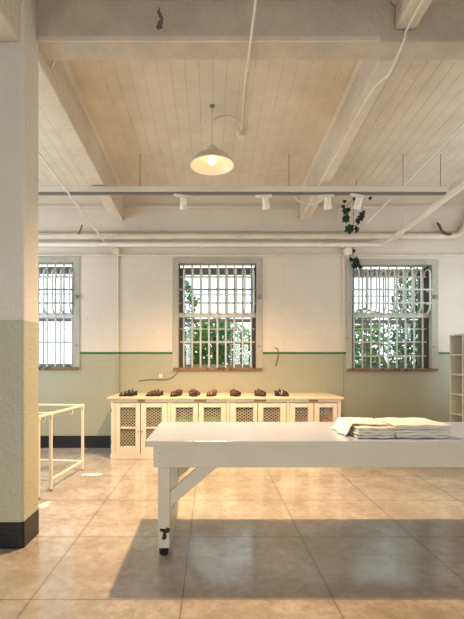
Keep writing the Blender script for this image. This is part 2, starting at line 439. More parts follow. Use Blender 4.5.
# ------------------------------------------------------------------ windows
def window(k, box, tilt):
    a, c, z0, z1 = box
    xm = (a+c)/2; w = c-a; h = z1-z0
    root = empty('window_%d' % k, (xm, BACK, z0), ['barred window at left, half behind the column', 'barred window above the wire-fronted cabinet', 'barred window at right with bulging curved bars'][k-1], 'window', None, 'structure')
    fr = MB(); y0, y1 = BACK-.015, BACK+.1
    fr.box(a, a+CW, y0, y1, z0, z1); fr.box(c-CW, c, y0, y1, z0, z1)
    fr.box(a+CW, c-CW, y0, y1, z1-.09, z1); fr.box(a+CW, c-CW, y0, y1, z0, z0+.025)
    fr.build('window_frame', M['frame'], root, .006)
    # worn sill
    MB().box(a+.01, c-.01, BACK-.035, BACK+.12, z0-.012, z0+.035).build('window_sill', M['sill'], root, .006)
    ia, ic, iz0, iz1 = a+CW, c-CW, z0+.035, z1-.09
    # weathered outer jambs (reveal lining)
    j = MB(); ja, jc = BACK+.1, BACK+WT
    j.box(a+.03, ia+.01, ja, jc, iz0, iz1); j.box(ic-.01, c-.03, ja, jc, iz0, iz1)
    j.build('window_reveal', M['brick_dark'], root)
    # timber sash with glazing bars
    sa = MB(); ys, ye = BACK+.33, BACK+.37
    sw = .055
    sa.box(ia, ia+sw, ys, ye, iz0, iz1); sa.box(ic-sw, ic, ys, ye, iz0, iz1)
    zmid = iz0+(iz1-iz0)*.47
    for zz, hh in ((iz0, .05), (zmid-.03, .06), (iz1-.12, .12)): sa.box(ia+sw, ic-sw, ys, ye, zz, zz+hh)
    for q in range(1, 4):
        X = ia+sw+(ic-ia-2*sw)*q/4; sa.box(X-.009, X+.009, ys+.01, ye-.01, iz0, iz1)
    for fz in (.24, .73): sa.box(ia+sw, ic-sw, ys+.01, ye-.01, iz0+(iz1-iz0)*fz-.009, iz0+(iz1-iz0)*fz+.009)
    s_o = sa.build('sash', M['sash'], root, .003)
    MB().box(ia+sw-.01, ic-sw+.01, ys+.018, ys+.022, iz0+.02, iz1-.02).build('glass_pane', M['glass'], s_o)
    # straight security grille
    def Z(py): return P(0, py, BACK+.15).z
    yg = BACK+.15
    g = MB(); nb = 9
    for q in range(nb):
        X = ia+(ic-ia)*(q+.5)/nb
        g.tube([(X, yg, iz0), (X, yg, iz1+.02)], .016, 8)
    g.build('grille_bars', M['bar'], root, smooth=True)
    g = MB()
    for py, hh in ((356 if k == 3 else 342, .022), (329, .016), (277, .03), (303, .018)):
        g.box(ia-.02, ic+.02, yg-.006, yg+.006, Z(py)-hh/2, Z(py)+hh/2)
    if k == 3: g.box(ia-.02, ic+.02, yg-.006, yg+.006, Z(342)-.011, Z(342)+.011)
    g.build('grille_crossbars', M['bar'], root, .002)
    # bulging basket over the upper half
    bk = MB(); yf = BACK-.05; zt = P(0, 268, yf).z; zb = P(0, 316, yf).z; R = .1
    ywall = BACK+.13
    for q in range(nb):
        X = ia+(ic-ia)*(q+.5)/nb+.02
        pts = [(X, ywall, zt-R*1.1)]
        pts += arc((X, yf+R*.95, zt-R), R*.95, 0.0, PI, 10, (0,1,0), (0,0,1))
        pts += [(X, yf, zt-R-.1), (X, yf, zb+.22)]
        pts += arc((X, yf+.16, zb+.2), .16, PI, PI*1.5, 7, (0,1,0), (0,0,1))
        pts += [(X, ywall+.01, zb+.04)]
        bk.tube(pts, .016, 8)
    bk.build('basket_bars', M['bar'], root, smooth=True)
    hb = MB()
    for py, rr in ((289.5, .016), (303, .013)):
        z = P(0, py, yf).z
        pts = [(ia+.01, ywall, z)] + arc((ia+.06, yf+.05, z), .05, PI, PI*1.5, 5, (1,0,0), (0,1,0)) + \
              arc((ic-.06, yf+.05, z), .05, PI*1.5, PI*2, 5, (1,0,0), (0,1,0)) + [(ic-.01, ywall, z)]
        hb.tube(pts, rr, 8)
    hb.build('basket_hoops', M['sash'] if k != 3 else M['bar'], root, smooth=True)
    MB().box(ia-.03, ic+.03, BACK+.09, BACK+.16, P(0, 317.5, BACK+.1).z, P(0, 313, BACK+.1).z).build('grille_rail', M['bar'], root, .006)
    # catch on the right-hand casing
    MB().box(c-CW+.02, c-.02, BACK-.06, BACK-.01, P(0, 297, BACK).z-.03, P(0, 297, BACK).z+.03).build('catch', M['sash'], root, .008)
for k, b in enumerate(wins): window(k+1, b, 0)

# ------------------------------------------------------------------ outdoors
struct(MB().box(-16, 16, BACK+WT+.001, 26, -.25, -.02), 'ground', M['earth'], 'bare ground outside the windows', 'ground')
def shrub(name, cx, cy, sx, sy, z0, z1, n, mat, label, lean=0, dens=None):
    root = empty(name, (cx, cy, -.02), label, 'shrub', 'shrubs outside the windows')
    st = MB()
    for q in range(7):
        a = random.uniform(0, 2*PI); tx = cx+lean+sx*.7*math.cos(a); ty = cy+sy*.7*math.sin(a)
        st.tube(smooth_path([(cx+.1*math.cos(a), cy+.1*math.sin(a), -.02), (cx+(tx-cx)*.4, cy+(ty-cy)*.4, z0*.8+.3), (tx, ty, z1*random.uniform(.7, .95))], 5), [.03-.025*i/10 for i in range(11)], 6)
    st.build('stem', M['bark'], root, smooth=True)
    lf = MB()
    for q in range(n):
        for _ in range(20):
            u = random.uniform(-1, 1); v = random.uniform(-1, 1); t = random.random()
            if u*u+v*v < 1 and random.random() < 1-(t**2)*.75*(u*u+.3): break
        p = Vector((cx+u*sx+lean*t, cy+v*sy, z0+(z1-z0)*t*(1-.35*u*u)))
        L = random.uniform(.08, .17); d = Vector((random.gauss(0, 1), random.gauss(0, 1), random.gauss(-.3, .7))).normalized()
        sd = d.cross(Vector((random.gauss(0, 1), random.gauss(0, 1), random.gauss(0, 1)))).normalized(); nn = sd.cross(d)*.12*L
        lf.add([p, p+d*L*.35+sd*L*.3+nn, p+d*L, p+d*L*.35-sd*L*.3+nn, p+d*L*.45], [(0,1,4), (1,2,4), (2,3,4), (3,0,4)])
    lf.build('foliage', mat, root)
shrub('shrub', .15, 8.75, 1.0, .45, .5, 2.3, 4200, M['leaf'], 'pale green shrub outside the middle window')
shrub('shrub', -.62, 9.9, .4, .4, .5, 3.4, 1100, M['leafd'], 'tall dark shrub outside the left edge of the middle window')
shrub('shrub', 3.05, 8.6, .55, .4, .5, 2.5, 1900, M['leaf'], 'light green shrub outside the lower left of the right window')
shrub('shrub', 4.7, 9.9, .55, .45, .5, 3.6, 2200, M['leafd'], 'tall dark green shrub outside the right half of the right window')

# ------------------------------------------------------------------ wire-fronted cabinet
CF, CT = 6.23, .905
cl, cr = P(111, 0, CF).x, P(341, 0, CF).x
cab = empty('cabinet', ((cl+cr)/2, (CF+BACK)/2, 0), 'long low cream cabinet with eight wire mesh doors along the back wall', 'cabinet')
yb = BACK-.025
pxs = [(115.5, 140.2), (141.0, 167), (171, 197.8), (198.6, 226), (230, 257.2), (258, 286), (290, 313.4), (314.2, 337)]
mesh_px = [(120, 135.6), (146, 161.6), (175.5, 193), (203.5, 221), (235.5, 253), (263, 280), (294.8, 307.8), (319, 332.6)]
def cxp(px): return P(px, 0, CF).x
def czp(py): return EYE+(CY-py)/F*CF
body = MB()
body.box(cl, cl+.03, CF+.02, yb, .07, CT-.03); body.box(cr-.03, cr, CF+.02, yb, .07, CT-.03)
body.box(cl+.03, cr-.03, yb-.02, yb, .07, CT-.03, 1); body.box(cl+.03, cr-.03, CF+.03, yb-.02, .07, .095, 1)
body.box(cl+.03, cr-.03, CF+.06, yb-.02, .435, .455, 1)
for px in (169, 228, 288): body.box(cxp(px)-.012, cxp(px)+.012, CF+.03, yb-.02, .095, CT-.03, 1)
# face frame
zt, zb_ = czp(402.5), czp(455)
body.box(cl, cr, CF, CF+.022, zt, CT-.025); body.box(cl, cr, CF, CF+.022, .06, zb_)
edges = [cl] + [cxp(p) for p in (115.1, 167.4, 170.6, 226.4, 229.6, 286.4, 289.6, 337.4)] + [cr]
for q in range(0, 10, 2): body.box(edges[q], edges[q+1], CF, CF+.022, zb_, zt)
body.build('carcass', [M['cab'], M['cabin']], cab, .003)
MB().box(cxp(107.3), cxp(343.6), CF-.035, BACK-.002, CT-.025, CT+.006).build('top', M['cabtop'], cab, .006)
MB().box(cl-.008, cr+.008, CF-.012, yb, 0, .07).build('plinth', M['cab'], cab, .005)
for i, ((a, b), (ma, mb_)) in enumerate(zip(pxs, mesh_px)):
    a, b, ma, mb_ = cxp(a), cxp(b), cxp(ma), cxp(mb_)
    z0, z1 = czp(454.4), czp(403.2); m0, m1 = czp(446.5), czp(407.3); mm0, mm1 = czp(428.6), czp(426.8)
    d = MB(); y0, y1 = CF-.014, CF+.008
    d.box(a, ma, y0, y1, z0, z1); d.box(mb_, b, y0, y1, z0, z1)
    d.box(ma, mb_, y0, y1, z0, m0); d.box(ma, mb_, y0, y1, m1, z1); d.box(ma, mb_, y0+.003, y1, mm0, mm1)
    door = d.build('door', M['cab'], cab, .003)
    for (p0, p1) in ((m0, mm0), (mm1, m1)):        # expanded metal
        e = MB(); ym = CF+.012; W, H = (.046, .050) if i in (0, 6, 7) else (.058, .040)
        nx = max(1, round((mb_-ma)/W)); nz = max(1, round((p1-p0)/H)); W = (mb_-ma)/nx; H = (p1-p0)/nz
        for r in range(nz*2):
            for q in range(nx*2):
                # alternating diagonal strands -> diamonds
                xa = ma+q*W/2; za = p0+r*H/2
                if (q+r) % 2: pts = ((xa, ym, za), (xa+W/2, ym, za+H/2))
                else: pts = ((xa, ym, za+H/2), (xa+W/2, ym, za))
                e.bar(pts[0], pts[1], .009, .003, (0, 1, 0))
        e.build('wire_mesh', M['mesh'], door)
    # small turn-button
    kx = b-.02 if i % 2 == 0 else a+.02
    MB().lathe([(.0, -.02), (.011, -.018), (.012, -.008), (.006, 0)], (kx, CF-.014, czp(431)), 12, axis=(0, 1, 0)).build('knob', M['plate'], door, smooth=True)
for a, b in ((137.5, 145), (194, 206), (254, 266), (309, 318)):
    MB().box(cxp(a), cxp(b), CF-.012, CF, czp(401.8), czp(399.6)).build('catch_block', M['plate'], cab, .002)
for z in (czp(410), czp(442)):
    MB().box(cl-.004, cl+.008, CF-.004, CF+.03, z-.03, z+.03).build('hinge', M['sash'], cab, .002)

def bundle(name, x0, x1, y0, y1, z0, z1, mat, label):
    mb = MB(); nx, ny = 14, 8
    top = lambda u, v: z0+(z1-z0)*(.72+.28*(math.sin(PI*min(1, max(0, u)))**.4))*(.9+.1*math.sin(u*17+v*5))
    vs = []; fs = []
    for i in range(nx+1):
        for j in range(ny+1):
            u, v = i/nx, j/ny; vs.append((x0+(x1-x0)*u, y0+(y1-y0)*v+.012*math.sin(u*11), top(u, v)))
    o = len(vs)
    for i in range(nx+1):
        for j in range(ny+1): vs.append((x0+(x1-x0)*i/nx, y0+(y1-y0)*j/ny, z0))
    I = lambda i, j: i*(ny+1)+j
    for i in range(nx):
        for j in range(ny):
            fs.append((I(i,j), I(i+1,j), I(i+1,j+1), I(i,j+1))); fs.append((o+I(i,j), o+I(i,j+1), o+I(i+1,j+1), o+I(i+1,j)))
    for i in range(nx): fs += [(I(i,0), o+I(i,0), o+I(i+1,0), I(i+1,0)), (I(i,ny), I(i+1,ny), o+I(i+1,ny), o+I(i,ny))]
    for j in range(ny): fs += [(I(0,j), I(0,j+1), o+I(0,j+1), o+I(0,j)), (I(nx,j), o+I(nx,j), o+I(nx,j+1), I(nx,j+1))]
    return tag(mb.add(vs, fs).build(name, mat, smooth=True), label, 'bundle')
bundle('cloth_bundle', cxp(173)+.02, cxp(225), CF+.04, CF+.4, .455, .62, M['green'], 'bright green bundle seen through the third and fourth mesh doors')
bundle('cloth_bundle', cxp(318), cxp(335), CF+.04, CF+.35, .455, .60, M['red'], 'red bundle seen through the rightmost mesh door')

# ------------------------------------------------------------------ sandals on the cabinet
def make_sandal(strap, pale):
    root = empty('sandal', (0,0,0), '', 'sandal')
    L = .25
    def outline(off):
        pts = []
        for k in range(28):
            t = 2*PI*k/28; cx_ = math.cos(t); sy_ = math.sin(t)
            w = (.046 if cx_ > -.1 else .036)+.004*math.cos(2*t)
            pts.append((cx_*(L/2+off), sy_*(w+off)))
        return pts
    MB().prism(outline(0), (0, .022), lambda u, v, w: (u, v, w+.006*max(0, u/.125)**2)).build('sole', M['sole'], root, .004, True)
    MB().prism(outline(-.004), (.022, .029), lambda u, v, w: (u, v, w+.006*max(0, u/.125)**2)).build('insole', M['insole'], root, .002, True)
    def strapm(x0, x1, h, hw, w=.04, lean=0):
        mb = MB(); vs = []; fs = []; n = 12
        for i in range(n+1):
            t = PI*i/n; xx = x0+(x1-x0)*i/n
            for e in (-1, 1): vs.append((xx+e*hw+lean*math.sin(t), w*math.cos(t), .026+h*math.sin(t)-.004*e))
        for i in range(n): fs.append((2*i, 2*i+1, 2*i+3, 2*i+2))
        return mb.add(vs, fs)
    strapm(.085, .055, .042, .018, .042).build('strap', strap, root, solid=.004, smooth=True)
    strapm(.06, -.005, .058, .014, .042).build('strap', pale, root, solid=.004, smooth=True)
    strapm(-.005, .06, .060, .014, .042).build('strap', strap, root, solid=.004, smooth=True)
    strapm(-.03, -.03, .075, .013, .038, -.01).build('ankle_strap', strap, root, solid=.004, smooth=True)
    mb = MB(); vs = []; fs = []; n = 12                 # heel counter
    for i in range(n+1):
        t = PI/2+PI*i/n
        for z in (.026, .085): vs.append((-.06+.062*math.cos(t), .037*math.sin(t), z-.02*abs(math.sin(t))*(z > .05)))
    for i in range(n): fs.append((2*i, 2*i+1, 2*i+3, 2*i+2))
    mb.add(vs, fs).build('heel_strap', strap, root, solid=.004, smooth=True)
    MB().box(-.04, -.02, -.044, -.036, .05, .07).build('buckle', M['metal'], root, .002)
    return root
protos = {'brown': make_sandal(M['strap_brown'], M['strap_mauve']), 'mauve': make_sandal(M['strap_mauve'], M['strap_pale']), 'dark': make_sandal(M['strap_dark'], M['strap_pale'])}
used = set()
ORD = ['first', 'second', 'third', 'fourth', 'fifth', 'sixth', 'seventh', 'last']
spots = [(128, 'dark', 186, .05), (154.5, 'brown', 190, .04), (176.5, 'brown', 236, .0), (194, 'brown', 304, .0), (212, 'mauve', 238, .0), (235.2, 'brown', 306, .0), (260.3, 'brown', 312, .02), (282, 'dark', 338, .03)]
cname = {'brown': 'brown strappy', 'mauve': 'mauve-brown', 'dark': 'dark'}
for i, (px, kind, deg, sh) in enumerate(spots):
    a = math.radians(deg); y0 = CF+.13; X = P(px, 0, y0+.05).x
    d = Vector((math.cos(a), math.sin(a), 0)); nrm = Vector((-d.y, d.x, 0))
    if nrm.y < 0: nrm = -nrm
    for s in (-1, 1):
        pr = protos[kind]
        if kind in used: o = copy_tree(pr)
        else: o = pr; used.add(kind)
        p = Vector((X+s*.012, y0+.075+s*.088, CT+.0065))
        o.location = p; o.rotation_euler.z = a+s*.06
        o.scale = (.88, .88, .95)
        where = ['nearer', 'farther'][s > 0]
        pos = 'leftmost' if i == 0 else ('rightmost' if i == 7 else ORD[i])
        o['label'] = '%s sandal, %s of the %s pair%s on the cream cabinet' % (cname[kind], where, pos, '' if i in (0, 7) else ' from the left')
        o['category'] = 'sandal'; o['group'] = 'pairs of sandals on the cabinet'

# ------------------------------------------------------------------ table
TX0, TX1, TY0, TY1, TH = -.482, 3.25, 3.09, 4.07, .856
tab = empty('table', ((TX0+TX1)/2, (TY0+TY1)/2, 0), 'long white painted wooden table with diagonal leg braces in the foreground', 'table')
mb = MB().box(TX0, TX1, TY0, TY1, TH-.044, TH); mb.m[1] = 1
mb.build('tabletop', [M['table'], M['tabletop']], tab, .005)
ax0, ax1, ay0, ay1 = TX0+.06, TX1-.05, TY0+.008, TY1-.06
az0, az1 = TH-.044-.150, TH-.044
MB().box(ax0, ax1, ay0, ay0+.025, az0, az1).build('apron', M['table'], tab, .003)
MB().box(ax0, ax1, ay1-.025, ay1, az0, az1).build('apron', M['table'], tab, .003)
MB().box(ax0, ax0+.025, ay0+.025, ay1-.025, az0, az1).build('apron', M['table'], tab, .003)
MB().box(ax1-.025, ax1, ay0+.025, ay1-.025, az0, az1).build('apron', M['table'], tab, .003)
for sx, lx in ((1, ax0+.03), (-1, ax1-.12)):
    for ly, fy in ((ay0+.026, 1), (ay1-.116, -1)):
        leg = MB().box(lx, lx+.088, ly, ly+.09, .06, az1-.001).build('leg', M['table'], tab, .004)
        MB().lathe([(.03, 0), (.036, .012), (.036, .035), (.02, .04), (.02, .06)], (lx+.04, ly+.045, 0), 16).build('foot', M['rubber'], leg, smooth=True)
        if sx == 1 and fy == 1:
            chip = [(.0, 0), (.018, -.012), (.03, .01), (.027, .05), (.045, .055), (.05, .09), (.03, .10), (.026, .085), (-.008, .09), (-.012, .07), (.01, .055)]
            chip = [(lx+.028+u*1.25, v*.85+.13) for u, v in chip]
            MB().prism(chip, (ly-.002, ly+.001), lambda u, v, w: (u, w, v)).build('paint_chip', M['bare'], leg, label='dark chipped patch')
        # diagonal brace from the leg to the apron
        x_l = lx+.088 if sx == 1 else lx
        yb0 = ly+.02 if fy == 1 else ly+.035
        q = [(x_l, .38), (x_l, .505), (x_l+sx*.155, az0+.03), (x_l+sx*.155, az1-.02), (x_l+sx*.32, az1-.02), (x_l+sx*.32, az0+.02)]
        q = [(x_l, .355), (x_l, .47), (x_l+sx*.24, az0+.02), (x_l+sx*.385, az0+.02)]
        MB().prism(q, (yb0, yb0+.04), lambda u, v, w: (u, w, v)).build('brace', M['table'], tab, .003)
    x_m = lx+.044
    MB().box(x_m+.004 if sx == 1 else x_m-.044, x_m+.044 if sx == 1 else x_m-.004, ay0+.116, ay1-.116, .05, .24).build('end_stretcher', M['table'], tab, .004)
    MB().box(x_m-.03, x_m-.01, ay0+.116, ay1-.116, az0-.10, az0-.02).build('end_stretcher', M['table'], tab, .004)
for X in (ax0+.045,):
    for z in (az0+.045, az0+.105):
        MB().lathe([(0, -.004), (.006, -.003), (.007, 0)], (X, ay0, z), 10, axis=(0, 1, 0)).build('screw', M['frame'], tab, smooth=True)

# ------------------------------------------------------------------ folded linen
def sheet(x0, x1, y0, y1, z0, th, mat, label, grp, seed):
    rnd = random.Random(seed); mb = MB(); n = 18; prof = []
    ph = [rnd.uniform(0, 6) for _ in range(4)]
    # folded cloth in section: two plies with a rounded fold at the front
    def section():
        half = th/2; pl = []
        for zc in (half*.5, half*1.5):
            r = half*.48
            pl.append([(y0+r-r*math.sin(PI*k/6), zc-r*math.cos(PI*k/6)) for k in range(7)] + [(y0+(y1-y0)*.33, zc+r), (y0+(y1-y0)*.66, zc+r), (y1, zc+r*.8), (y1, zc-r*.8), (y0+(y1-y0)*.66, zc-r), (y0+(y1-y0)*.33, zc-r)])
        return pl
    for pi_, pl in enumerate(section()):
        m = len(pl); vs = []
        for i in range(n+1):
            u = i/n; X = x0+(x1-x0)*u
            e = (1-min(1, min(u, 1-u)*14))
            for (y, z) in pl:
                front = max(0, 1-(y-y0)/.08)
                dy = front*(.006*math.sin(u*9+ph[0]+pi_)+.004*math.sin(u*23+ph[1]))
                dz = .0022*math.sin(u*14+ph[2]+y*9)*(1-e)+.0015*math.sin(y*21+ph[3])
                vs.append((X+.004*math.sin(y*30+ph[1])*(e > 0), y+dy, z0+th/2+(z-th/2)*(1-.35*e)+dz))
        fs = []
        for i in range(n):
            for k in range(m): fs.append((i*m+k, i*m+(k+1) % m, (i+1)*m+(k+1) % m, (i+1)*m+k))
        fs += [tuple(range(m-1, -1, -1)), tuple(n*m+k for k in range(m))]
        mb.add(vs, fs)
    o = mb.build('folded_sheet', mat, smooth=True)
    return tag(o, label, 'sheet', grp)
lv = ['bottom', 'second from bottom', 'middle', 'second from top', 'top']
for k in range(5):
    th = .0165; j = random.uniform(-.008, .008)
    sheet(1.395+j, 1.815+j+(.02 if k == 1 else 0), 3.20+j*.8, 3.60, TH+.004+k*.0205, th, M['linen2'] if k in (3,) else M['linen'], 'folded white sheet, %s of the right-hand pile on the table' % lv[k], 'folded sheets in the right pile', k)
for k in range(4):
    th = .0165; j = random.uniform(-.008, .008)
    lv4 = ['bottom', 'second from bottom', 'second from top', 'top']
    sheet(1.10+j, 1.388+j, 3.185+j*.8, 3.50, TH+.004+k*.0205, th, M['linen2'] if k in (1, 3) else M['linen'], 'folded cream-white sheet, %s of the left-hand pile on the table' % lv4[k], 'folded sheets in the left pile', 20+k)
# loose sheet slumped over the back left of the left pile
mb = MB(); nx, ny = 30, 16; vs = []
for i in range(nx+1):
    for j in range(ny+1):
        u, v = i/nx, j/ny
        X = 1.03+.335*u; Y = 3.27+.36*v+.02*math.sin(u*5)
        top = TH+.012+.083; low = TH+.010
        t = min(1, max(0, (X-1.04)/.06)); t = t*t*(3-2*t)
        z = low+(top-low)*t+(.006*math.sin(v*16+u*6)*(1-t*.5)+.002*math.sin(u*30)) * (1 if t < .999 else .4)
        z = max(z, low)
        vs.append((X+.012*math.sin(v*11)*(1-t), Y, z+(.001 if t > .9 else 0)))
fs = [(i*(ny+1)+j, (i+1)*(ny+1)+j, (i+1)*(ny+1)+j+1, i*(ny+1)+j+1) for i in range(nx) for j in range(ny)]
tag(mb.add(vs, fs).build('loose_sheet', M['linen'], smooth=True, solid=.008), 'loose white sheet slumped over the left end of the linen on the table', 'sheet')

# ------------------------------------------------------------------ pipe cot frame at left
L1, L2, L3 = Vector((-1.80, 4.42, 0)), Vector((-1.775, 4.70, 0)), Vector((-1.69, 5.58, 0))
R1, R3 = L2+Vector((-.85, .08, 0)), L3+Vector((-.85, .08, 0))
cot = empty('pipe_rack', (-2.2, 5.1, 0), 'cream welded pipe rack standing behind the column', 'rack')
r = .019; hz = .855; lz = .122
up = lambda p, z: Vector((p.x, p.y, z))
for p in (L1, L2, L3, R1, R3):
    lg = MB().tube([up(p, .012), up(p, hz)], r, 12).build('leg', M['bedpipe'], cot, smooth=True)
    MB().lathe([(.022, 0), (.023, .016), (.020, .022)], (p.x, p.y, 0), 14).build('foot', M['plate'], lg, smooth=True)
    MB().lathe([(.0, hz+.026), (.02, hz+.02), (.027, hz), (.026, hz-.035), (.02, hz-.045)], (p.x, p.y, 0), 14).build('collar', M['bedpipe'], lg, smooth=True)
for z, pairs in ((hz, ((L3, L2), (L2, L1), (L3, R3), (R3, R1), (R1, L2))), (lz, ((L3, L2), (L3, R3), (R3, R1), (R1, L2)))):
    for a, b in pairs: MB().tube([up(a, z), up(b, z)], r*.9, 12).build('rail', M['bedpipe'], cot, smooth=True)
def hook(p, nm='hook'):
    pts = [p, p+Vector((0, 0, -.03))] + arc(p+Vector((-.018, 0, -.045)), .018, 0.3, -PI*1.0, 8, (1,0,0), (0,0,1))
    MB().tube(pts, .005, 8).build(nm, M['bedpipe'], cot, smooth=True)
hook(up(L3.lerp(L2, .35), hz-.015)); hook(up(L2+Vector((-.06, .0, 0)), hz-.03))

# white scrap and flat white patch on the floor
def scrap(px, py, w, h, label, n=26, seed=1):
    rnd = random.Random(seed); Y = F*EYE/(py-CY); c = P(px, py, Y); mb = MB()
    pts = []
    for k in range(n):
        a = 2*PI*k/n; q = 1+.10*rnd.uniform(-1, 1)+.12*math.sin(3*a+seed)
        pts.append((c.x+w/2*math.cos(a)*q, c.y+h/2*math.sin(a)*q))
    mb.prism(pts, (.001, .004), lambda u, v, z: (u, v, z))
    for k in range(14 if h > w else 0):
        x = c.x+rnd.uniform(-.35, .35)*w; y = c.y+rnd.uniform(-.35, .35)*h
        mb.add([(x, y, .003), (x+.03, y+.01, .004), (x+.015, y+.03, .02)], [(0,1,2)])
    return tag(mb.build('scrap', M['floor_white'], origin=(c.x, c.y, 0)), label, 'scrap')
scrap(43.5, 505.5, .10, .16, 'crumbled white scrap on the floor beside the column', seed=3)
scrap(92, 474.8, .26, .12, 'flat white patch on the floor behind the pipe rack', seed=5)  # thin flat white patch with a smooth outline

# ------------------------------------------------------------------ bookcase at right
BX0, BX1 = 3.72, 4.02; BY1 = 6.60; cw = .325; nc = 4; BH = 1.845; sp = .30
BY0 = BY1-nc*cw
bc = empty('bookcase', ((BX0+BX1)/2, (BY0+BY1)/2, 0), 'empty white cubbyhole bookcase at the right edge', 'bookcase')
for i in range(nc+1):
    y = BY0+i*cw
    MB().box(BX0, BX1, y-.011, y+.011, 0, BH).build('side_panel' if i in (0, nc) else 'divider', M['shelf'], bc, .003)
for k in range(7):
    z = BH-.011-k*sp if k < 6 else .06
    MB().box(BX0-.006, BX1, BY0-.012, BY1+.012, z-.011, z+.011).build('top' if k == 0 else 'shelf', M['shelf'], bc, .003)
MB().box(BX1, BX1+.008, BY0-.01, BY1+.01, 0, BH).build('back_panel', M['shelf'], bc)

# ------------------------------------------------------------------ pendant lamp
LX, LY = P(212, 0, 4.80).x, 4.80
LZ = P(212, 166, LY).z; cz = ceil_z(LY)
lamp = empty('pendant_lamp', (LX, LY, LZ), 'enamel dish pendant lamp, lit, hanging from the plank ceiling', 'lamp')
RR = .247
prof_o = [(RR, 0), (RR+.004, .008), (RR-.004, .016), (.225, .055), (.185, .10), (.12, .132), (.075, .145), (.058, .165), (.055, .21), (.03, .225)]
prof_i = [(RR-.003, .002), (.218, .052), (.178, .095), (.115, .126), (.07, .139), (.045, .145)]
s = MB(); s.lathe(prof_o[:7], (LX, LY, LZ), 48)
n0 = len(s.f)
s.lathe([prof_i[0], *prof_i[1:]], (LX, LY, LZ), 48, 1)
s.f = [f for f in s.f]; 
# drop the end discs the lathe adds
keep = [(f, m) for f, m in zip(s.f, s.m) if len(f) <= 4]; s.f = [k[0] for k in keep]; s.m = [k[1] for k in keep]
s.add([Vector((LX, LY, LZ))+Vector((rr*math.cos(2*PI*k/48), rr*math.sin(2*PI*k/48), zz)) for rr, zz in ((RR, 0), (RR-.003, .002)) for k in range(48)], [(k, (k+1) % 48, 48+(k+1) % 48, 48+k) for k in range(48)])
# keep the inside enamel material while merging
s.build('lamp_shade', [M['shade_out'], M['shade_in']], lamp, smooth=True)
MB().lathe(prof_o[6:] + [(.014, .235)], (LX, LY, LZ), 24).build('lamp_neck', M['shade_out'], lamp, smooth=True)
MB().tube([(LX, LY, LZ+.23), (LX, LY, cz)], .009, 10).build('stem', M['pipe'], lamp, smooth=True)
MB().lathe([(.03, 0), (.03, -.012), (.012, -.03)], (LX, LY, cz), 16).build('ceiling_cup', M['sash'], lamp, smooth=True)
bulb = MB().lathe([(.0, .018), (.025, .02), (.04, .035), (.045, .05), (.038, .072), (.02, .095), (.018, .14)], (LX, LY, LZ), 20).build('bulb', M['bulb'], lamp, smooth=True)

# ------------------------------------------------------------------ conduits and pipes
PG = 'pipes and conduits'
def pipe(name, pts, r, mat, label, cat='pipe', n=12, couplings=(), cl_r=1.35, origin=None):
    mb = MB().tube(pts, r, n)
    for a, b in couplings: mb.tube([a, b], r*cl_r, n)
    return tag(mb.build(name, mat, smooth=True, origin=origin), label, cat)
bx = P(241, 132, 5.28); bz = ceil_z(5.28)
o = pipe('lamp_conduit', smooth_path([(LX+.022, LY+.01, P(0, 119, LY).z), P(219, 116.8, 4.83), P(227, 115.8, 4.87), P(234, 117.5, 4.95), P(239, 122, 5.06), P(240.5, 127, 5.14)], 6), .009, M['pipe'], 'short curved conduit linking pendant lamp to the round ceiling box', 'conduit')
tag(MB().lathe([(.0, -.075), (.05, -.07), (.055, -.05), (.055, 0)], (bx.x, 5.28, bz), 20).build('junction_box', M['pipe'], smooth=True), 'round cream junction box on the ceiling beside the pendant lamp', 'junction box')
pipe('ceiling_conduit', smooth_path([(.33, 1.2, gz-.02), (.325, 3.2, gz-.02), (.325, 3.75, gz-.02), (.34, 4.0, gz+.1), (.35, 4.25, ceil_z(4.25)-.015), (bx.x, 5.26, bz-.015)], 5), .011, M['pipew'], 'cream conduit along the ceiling running under the girder towards the lamp', 'conduit')
# conduit wandering along the right-hand beam
pipe('beam_conduit', smooth_path([(1.60, 1.6, EYE+2.725), (1.60, 3.3, EYE+2.725), (1.58, 3.47, gz-.02), (1.565, 3.72, gz-.115), (1.53, 3.80, beam_z(3.8)-.006), (1.49, 3.95, beam_z(3.95)-.004), (1.475, 4.6, beam_z(4.6)-.006), (1.47, 6.6, beam_z(6.6)-.006)], 5), .011, M['pipew'], 'thin conduit running under the right ceiling beam', 'conduit')
# conduits across the ceiling above the track
for a, b, py, lb in ((197, 289, 184, 'thin conduit across the ceiling below the pendant lamp, behind the track'), (333, 432, 184.5, 'thin conduit across the ceiling near the right end of the track')):
    Y = 6.78; A, B = P(a, py, Y), P(b, py, Y); A.z = B.z = ceil_z(Y)-.012
    mb = MB().tube([A, B], .010, 8)
    for q in (A, B): mb.lathe([(.04, 0), (.04, -.03), (.02, -.035)], (q.x, q.y, ceil_z(Y)), 12)
    tag(mb.build('ceiling_conduit', M['pipe'], smooth=True), lb, 'conduit')

